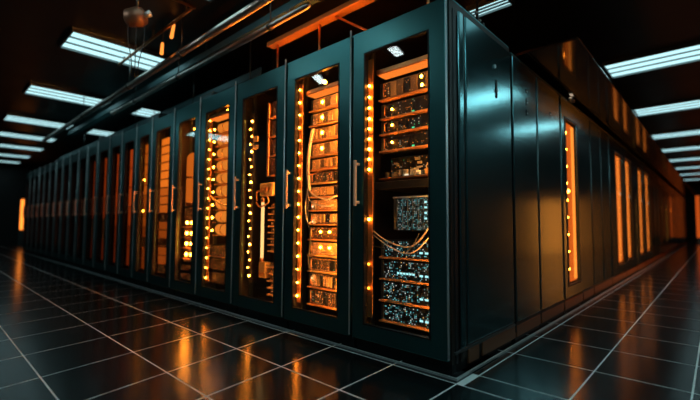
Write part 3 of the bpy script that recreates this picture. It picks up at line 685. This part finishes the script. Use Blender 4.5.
window_cab(2.20, 2.93, 2.33, 2.77, 0.26, 1.93, 'cabinet with the nearest and largest amber window in the panel row', True)
panel_cab(2.93, 3.46, 'narrow dark panel cabinet just past the nearest amber window')
panel_cab(3.46, 4.58, 'dark two door panel cabinet before the paired amber windows', None, 2)
window_cab(4.58, 5.76, 4.98, 5.62, 0.27, 1.95, 'second amber window cabinet along the panel row')
window_cab(5.76, 6.95, 5.86, 6.46, 0.29, 1.97, 'third amber window cabinet, close past the second')
window_cab(6.95, 8.12, 7.30, 7.98, 0.29, 1.97, 'fourth amber window cabinet along the panel row')
window_cab(8.12, 9.45, 8.30, 9.05, 0.29, 1.97, 'fifth amber window cabinet, last bright one of the row')
panel_cab(9.45, 10.7, 'dark panel cabinet past the last bright amber window', None, 2)
window_cab(10.7, 11.9, 11.0, 11.6, 0.4, 1.9, 'sixth amber window cabinet, dim and far down the aisle', False, 'window_dim')
window_cab(11.9, 13.5, 12.4, 13.0, 0.4, 1.9, 'seventh amber window cabinet, dim and far down the aisle', False, 'window_dim')
window_cab(13.5, 15.5, 14.2, 14.9, 0.4, 1.9, 'eighth amber window cabinet, dim and far down the aisle', False, 'window_dim')
panel_cab(15.5, 19.0, 'far dark panel cabinet near the end of the second aisle', None, 4)
panel_cab(19.0, 23.0, 'farthest dark panel cabinet at the end of the second aisle', None, 4)
# uplight sitting on the cabinet with the nearest window
ul = thing('uplight', 'small pale uplight standing on top of the nearest amber window cabinet', 'uplight', (0.015, 2.60, 2.162), 0)
MB().box(-0.02, 0.02, -0.05, 0.05, 0, 0.03).build('lamp_body', M['steel'], ul, bevel=0.004)
MB().box(-0.012, 0.012, -0.04, 0.04, 0.03, 0.034).build('lamp_lens', M['led_white'], ul)

# lamps at the far ends
def strip_lamp(label, loc, rotz, h, w, mat, lz=0.02):
    t = thing('strip_lamp', label, 'strip lamp', loc, rotz, 'upright amber lamps at the aisle ends')
    MB().box(-w / 2 - 0.02, w / 2 + 0.02, 0.0, 0.06, 0, h).build('lamp_housing', M['dark_steel'], t, bevel=0.004)
    MB().box(-w / 2, w / 2, -0.012, 0.0, lz, h - 0.02).build('lamp_lens', mat, t, bevel=0.002)
    return t
end_em = emit('end_lamp_amber', (1.0, 0.14, 0.015), 0.5)
strip_lamp('upright amber strip lamp past the end of the glass door row', (-17.93, 0.56, 0.0), R90, 1.7, 0.10, emit('end_lamp_bright', (1.0, 0.25, 0.03), 2.2), 0.55)
for k, (x, wd) in enumerate(((0.42, 0.16), (0.62, 0.05), (0.80, 0.05))):
    strip_lamp(['wide amber strip lamp on the far end wall of the panel aisle', 'narrow amber strip lamp beside the wide one on the far end wall',
                'narrow amber strip lamp farthest from the panels on the end wall'][k], (x, YN - 0.07, 0.0), 0, 2.35, wd, end_em, 0.27)
# lamps along the opposite wall of the second aisle, seen mirrored in the brushed panels
opp = emit('opposite_amber', (1.0, 0.24, 0.03), 6.0)
for k, y in enumerate((10.2, 11.3)):
    strip_lamp('amber wall lamp opposite the closed panels, %s from the corner' % ORD[k], (XE - 0.09, y, 0.0), -R90, 1.6, 0.40, opp)

# ------------------------------------------------------------------ overhead pipes, tray, beam, supports
def over(name, label, cat, b, mat, bevel=0.0):
    return tag(b.build(name, M[mat], None, bevel), label, cat)
p1 = thing('overhead_pipe', 'long steel pipe highest over the glass door row', 'pipe', (0, -0.30, 2.60), 0, 'steel pipes over the glass doors')
MB().tube([(-9.5, 0, 0), (0.4, 0, 0)], 0.035, 16).build('pipe_body', M['pipe'], p1)
for x in (-6.5, -4.4, -2.9, -1.1):
    MB().tube([(x, 0, 0.03), (x, 0, 0.37)], 0.006, 8).build('hanger_rod', M['dark_steel'], p1)
    MB().tube([(x - 0.02, 0, 0), (x + 0.02, 0, 0)], 0.041, 16).build('pipe_clamp', M['dark_steel'], p1)
p2 = thing('overhead_pipe', 'shorter steel pipe with a rounded bright end beside the copper beam', 'pipe', (0, -0.02, 2.60), 0, 'steel pipes over the glass doors')
MB().tube([(-6.0, 0, 0), (-1.26, 0, 0), (-1.235, 0, 0), (-1.222, 0, 0)], [0.028, 0.028, 0.022, 0.006], 16).build('pipe_body', M['pipe'], p2)
for x in (-5.0, -3.6, -1.75):
    MB().tube([(x, 0, 0.025), (x, 0, 0.37)], 0.006, 8).build('hanger_rod', M['dark_steel'], p2)
    MB().tube([(x - 0.02, 0, 0), (x + 0.02, 0, 0)], 0.034, 16).build('pipe_clamp', M['dark_steel'], p2)
tr = thing('cable_tray', 'dark teal cable tray hung between the steel pipe and copper beam', 'cable tray', (0, 0.07, 2.70), 0)
b = MB().box(-9.0, 0.2, -0.045, -0.037, 0, 0.07).box(-9.0, 0.2, 0.037, 0.045, 0, 0.07).box(-9.0, 0.2, -0.037, 0.037, 0, 0.006)
b.build('tray_channel', M['tray'], tr)
for x in (-6.2, -4.6, -3.2, -1.55, -0.7):
    MB().box(x - 0.03, x + 0.03, -0.055, 0.055, -0.022, 0.0).build('tray_bracket', M['dark_steel'], tr, bevel=0.003)
    MB().tube([(x, 0.05, -0.01), (x, 0.05, 0.27)], 0.006, 8).build('hanger_rod', M['dark_steel'], tr)
be = thing('copper_beam', 'flat copper beam glowing orange above the second glass door', 'beam', (0, 0.25, 2.60), 0)
MB().box(-2.12, 0.3, -0.045, 0.045, 0, 0.045).build('beam_body', M['beam'], be, bevel=0.004)
for x in (-1.40, -2.0, -0.3):
    MB().tube([(x, 0.0, -0.397), (x, 0.0, 0.0)], 0.010, 10).build('post', M['copper'], be)
MB().tube([(-1.20, 0.0, 0.0), (-0.62, 0.0, -0.397)], 0.010, 10).build('brace', M['copper'], be)
# added strip on the cabinet tops, hidden from view, to wash the beam amber
wl = thing('added_beam_fill', 'added hidden amber fill strip along the cabinet roofs below the copper beam', 'light strip', (-1.25, 0.165, 2.203), 0)
MB().box(-0.9, 0.9, -0.02, 0.02, 0, 0.02).build('strip_body', M['dark_steel'], wl)
MB().box(-0.88, 0.88, -0.012, 0.012, 0.02, 0.026).build('strip_lens', emit('beam_fill_glow', (1.0, 0.25, 0.03), 45), wl)
# second tray farther back, with brackets
tr2 = thing('cable_tray', 'wide ladder tray over the backs of the glass door cabinets', 'cable tray', (0, 0.62, 2.52), 0)
b = MB().box(-12.0, -2.6, -0.15, -0.14, 0, 0.08).box(-12.0, -2.6, 0.14, 0.15, 0, 0.08)
b.build('side_rails', M['tray'], tr2)
for k in range(24):
    x = -11.8 + 0.395 * k
    MB().box(x, x + 0.03, -0.14, 0.14, 0.01, 0.03).build('rung', M['tray'], tr2)
for x in (-9.6, -6.4, -4.2, -2.8):
    MB().box(x - 0.02, x + 0.02, -0.17, 0.17, -0.03, 0.0).build('tray_bracket', M['dark_steel'], tr2)
    for s in (-1, 1): MB().tube([(x, s * 0.16, -0.02), (x, s * 0.16, 0.45)], 0.007, 8).build('hanger_rod', M['dark_steel'], tr2)
# junction boxes on cabinet tops
for k, (x, y, s_) in enumerate(((-3.3, 0.28, 0.16), (-4.9, 0.32, 0.2), (-2.35, 0.2, 0.07))):
    jb = thing('junction_box', ['dark junction box on the cabinet roofs under the pipe clamps', 'larger dark junction box farther along the cabinet roofs', 'small junction box on the roof by the copper beam end'][k], 'junction box', (x, y, 2.202), 0, 'junction boxes on the cabinet roofs')
    MB().box(-s_, s_, -s_ * 0.6, s_ * 0.6, 0, s_ * 1.1).build('box_body', M['dark_steel'], jb, bevel=0.006)
    MB().box(-s_ * 0.8, s_ * 0.8, -s_ * 0.62, -s_ * 0.58, s_ * 0.15, s_ * 0.95).build('box_cover', M['tray'], jb, bevel=0.003)
# copper ceiling rods
rd = thing('ceiling_rod', 'reddish copper rod along the ceiling beside the hanging camera', 'rod', (0, -0.40, 2.88), 0, 'copper rods under the ceiling')
MB().tube([(-4.5, 0, 0), (-2.45, 0, 0)], 0.016, 10).build('rod_body', M['copper'], rd)
for x in (-4.3, -3.4, -2.6): MB().box(x - 0.01, x + 0.01, -0.01, 0.01, 0.012, 0.09).build('rod_bracket', M['dark_steel'], rd)
rd = thing('ceiling_rod', 'reddish copper cross rod meeting the long one near the cut ceiling light', 'rod', (-2.45, 0, 2.88), 0, 'copper rods under the ceiling')
MB().tube([(0, -1.6, 0), (0, -0.38, 0)], 0.014, 10).build('rod_body', M['copper'], rd)
for y in (-1.3, -0.7): MB().box(-0.01, 0.01, y - 0.01, y + 0.01, 0.012, 0.09).build('rod_bracket', M['dark_steel'], rd)
# hanging camera with cords
cm = thing('hanging_camera', 'dark camera with a bronze shell hanging from the ceiling by the lights', 'camera', (-2.53, -0.86, 2.62), 0.7)
MB().tube([(-0.09, 0, 0), (-0.075, 0, 0), (0.02, 0, 0.01), (0.06, 0, 0.02), (0.075, 0, 0.02)], [0.05, 0.075, 0.085, 0.07, 0.03], 14).build('camera_body', pbr('bronze_shell', (0.30, 0.15, 0.09), 0.6, 0.42, var=0.1, scale=12), cm)
MB().tube([(0.07, 0, 0.02), (0.12, 0, 0.04), (0.125, 0, 0.04)], [0.022, 0.03, 0.012], 12).build('lens', M['steel'], cm)
MB().tube([(0, 0, 0.08), (0, 0, 0.35)], 0.012, 10).build('ceiling_stem', M['dark_steel'], cm)
for k in range(3):
    dx = (-0.055, 0.0, 0.055)[k]
    MB().tube([(dx, dx * 0.6, -0.06), (dx * 0.95, dx * 0.6, -0.20), (dx * 0.4, dx * 0.3, -0.38), (dx * 0.3, dx * 0.2, -0.52)], 0.0035, 7).build('cord', M['black_cable'], cm)
# amber pendants
for k, (x, y, z, tx, h) in enumerate(((-3.02, -0.36, 2.77, 0.06, 0.14), (-3.10, -0.42, 2.60, 0.015, 0.13))):
    pn = thing('pendant_lamp', ['small tilted amber lamp under the copper ceiling rod', 'small upright amber lamp above the steel pipe'][k], 'pendant lamp', (x, y, z), 0, 'amber pendant lamps by the pipe')
    MB().tube([(0, 0, 0), (tx * 0.1, 0, 0.01), (tx, 0, h - 0.01), (tx * 1.1, 0, h)], [0.008, 0.018, 0.014, 0.005], 12).build('lamp_glass', emit('pendant_glow_%d' % k, (1.0, 0.28, 0.04), 1.6), pn)
    MB().tube([(tx * 1.1, 0, h), (tx * 1.1, 0, CZ + 0.02 - z)], 0.004, 6).build('cord', M['black_cable'], pn)
# hanging bracket above the side panel
hb = thing('hanging_bracket', 'dark hanging bracket with small shiny fittings above the side panel', 'bracket', (-0.30, 1.02, 2.17), 0)
MB().tube([(0, 0, 0.0), (0, 0, 0.80)], 0.012, 10).build('drop_rod', M['dark_steel'], hb)
MB().box(-0.10, 0.06, -0.015, 0.015, 0.30, 0.34).build('arm', M['dark_steel'], hb, bevel=0.004)
MB().tube([(0.04, 0, 0.30), (0.05, 0, 0.16), (0.03, 0, 0.06), (0.0, 0, 0.04)], 0.010, 8).build('hook', M['steel'], hb)
for k, (x, z) in enumerate(((-0.07, 0.37), (0.03, 0.36), (-0.03, 0.25), (0.0, 0.44))):
    MB().ball((x, -0.02, z), 0.014, 8).build('fitting', M['steel'], hb)

# ------------------------------------------------------------------ world, camera, view
w = bpy.data.worlds.new('dark'); S.world = w; w.use_nodes = True
w.node_tree.nodes['Background'].inputs[0].default_value = (0.004, 0.006, 0.007, 1); w.node_tree.nodes['Background'].inputs[1].default_value = 0.2

cam = bpy.data.cameras.new('camera'); co = bpy.data.objects.new('camera', cam); COL.objects.link(co)
yaw, pit, rol, f = 0.7451243, 0.0594212, 0.0062293, 398.271
fw = Vector((-math.sin(yaw) * math.cos(pit), math.cos(yaw) * math.cos(pit), math.sin(pit)))
r = Vector((math.cos(yaw), math.sin(yaw), 0)); u = r.cross(fw)
r2 = r * math.cos(rol) + u * math.sin(rol); u2 = -r * math.sin(rol) + u * math.cos(rol)
mt = Matrix((r2, u2, -fw)).transposed().to_4x4(); mt.translation = Vector((1.115147, -2.066939, 0.85))
co.matrix_world = mt
cam.sensor_width = 36; cam.lens = 36 * f / 700; cam.clip_start = 0.05; cam.clip_end = 100
cam.dof.use_dof = True; cam.dof.focus_distance = 2.7; cam.dof.aperture_fstop = 0.8
S.camera = co
S.view_settings.view_transform = 'Standard'; S.view_settings.look = 'None'; S.view_settings.gamma = 1; S.view_settings.exposure = 0.0
S.view_settings.use_curve_mapping = False
S.cycles.use_denoising = True
S.cycles.max_bounces = 8; S.cycles.transparent_max_bounces = 16; S.cycles.sample_clamp_indirect = 6
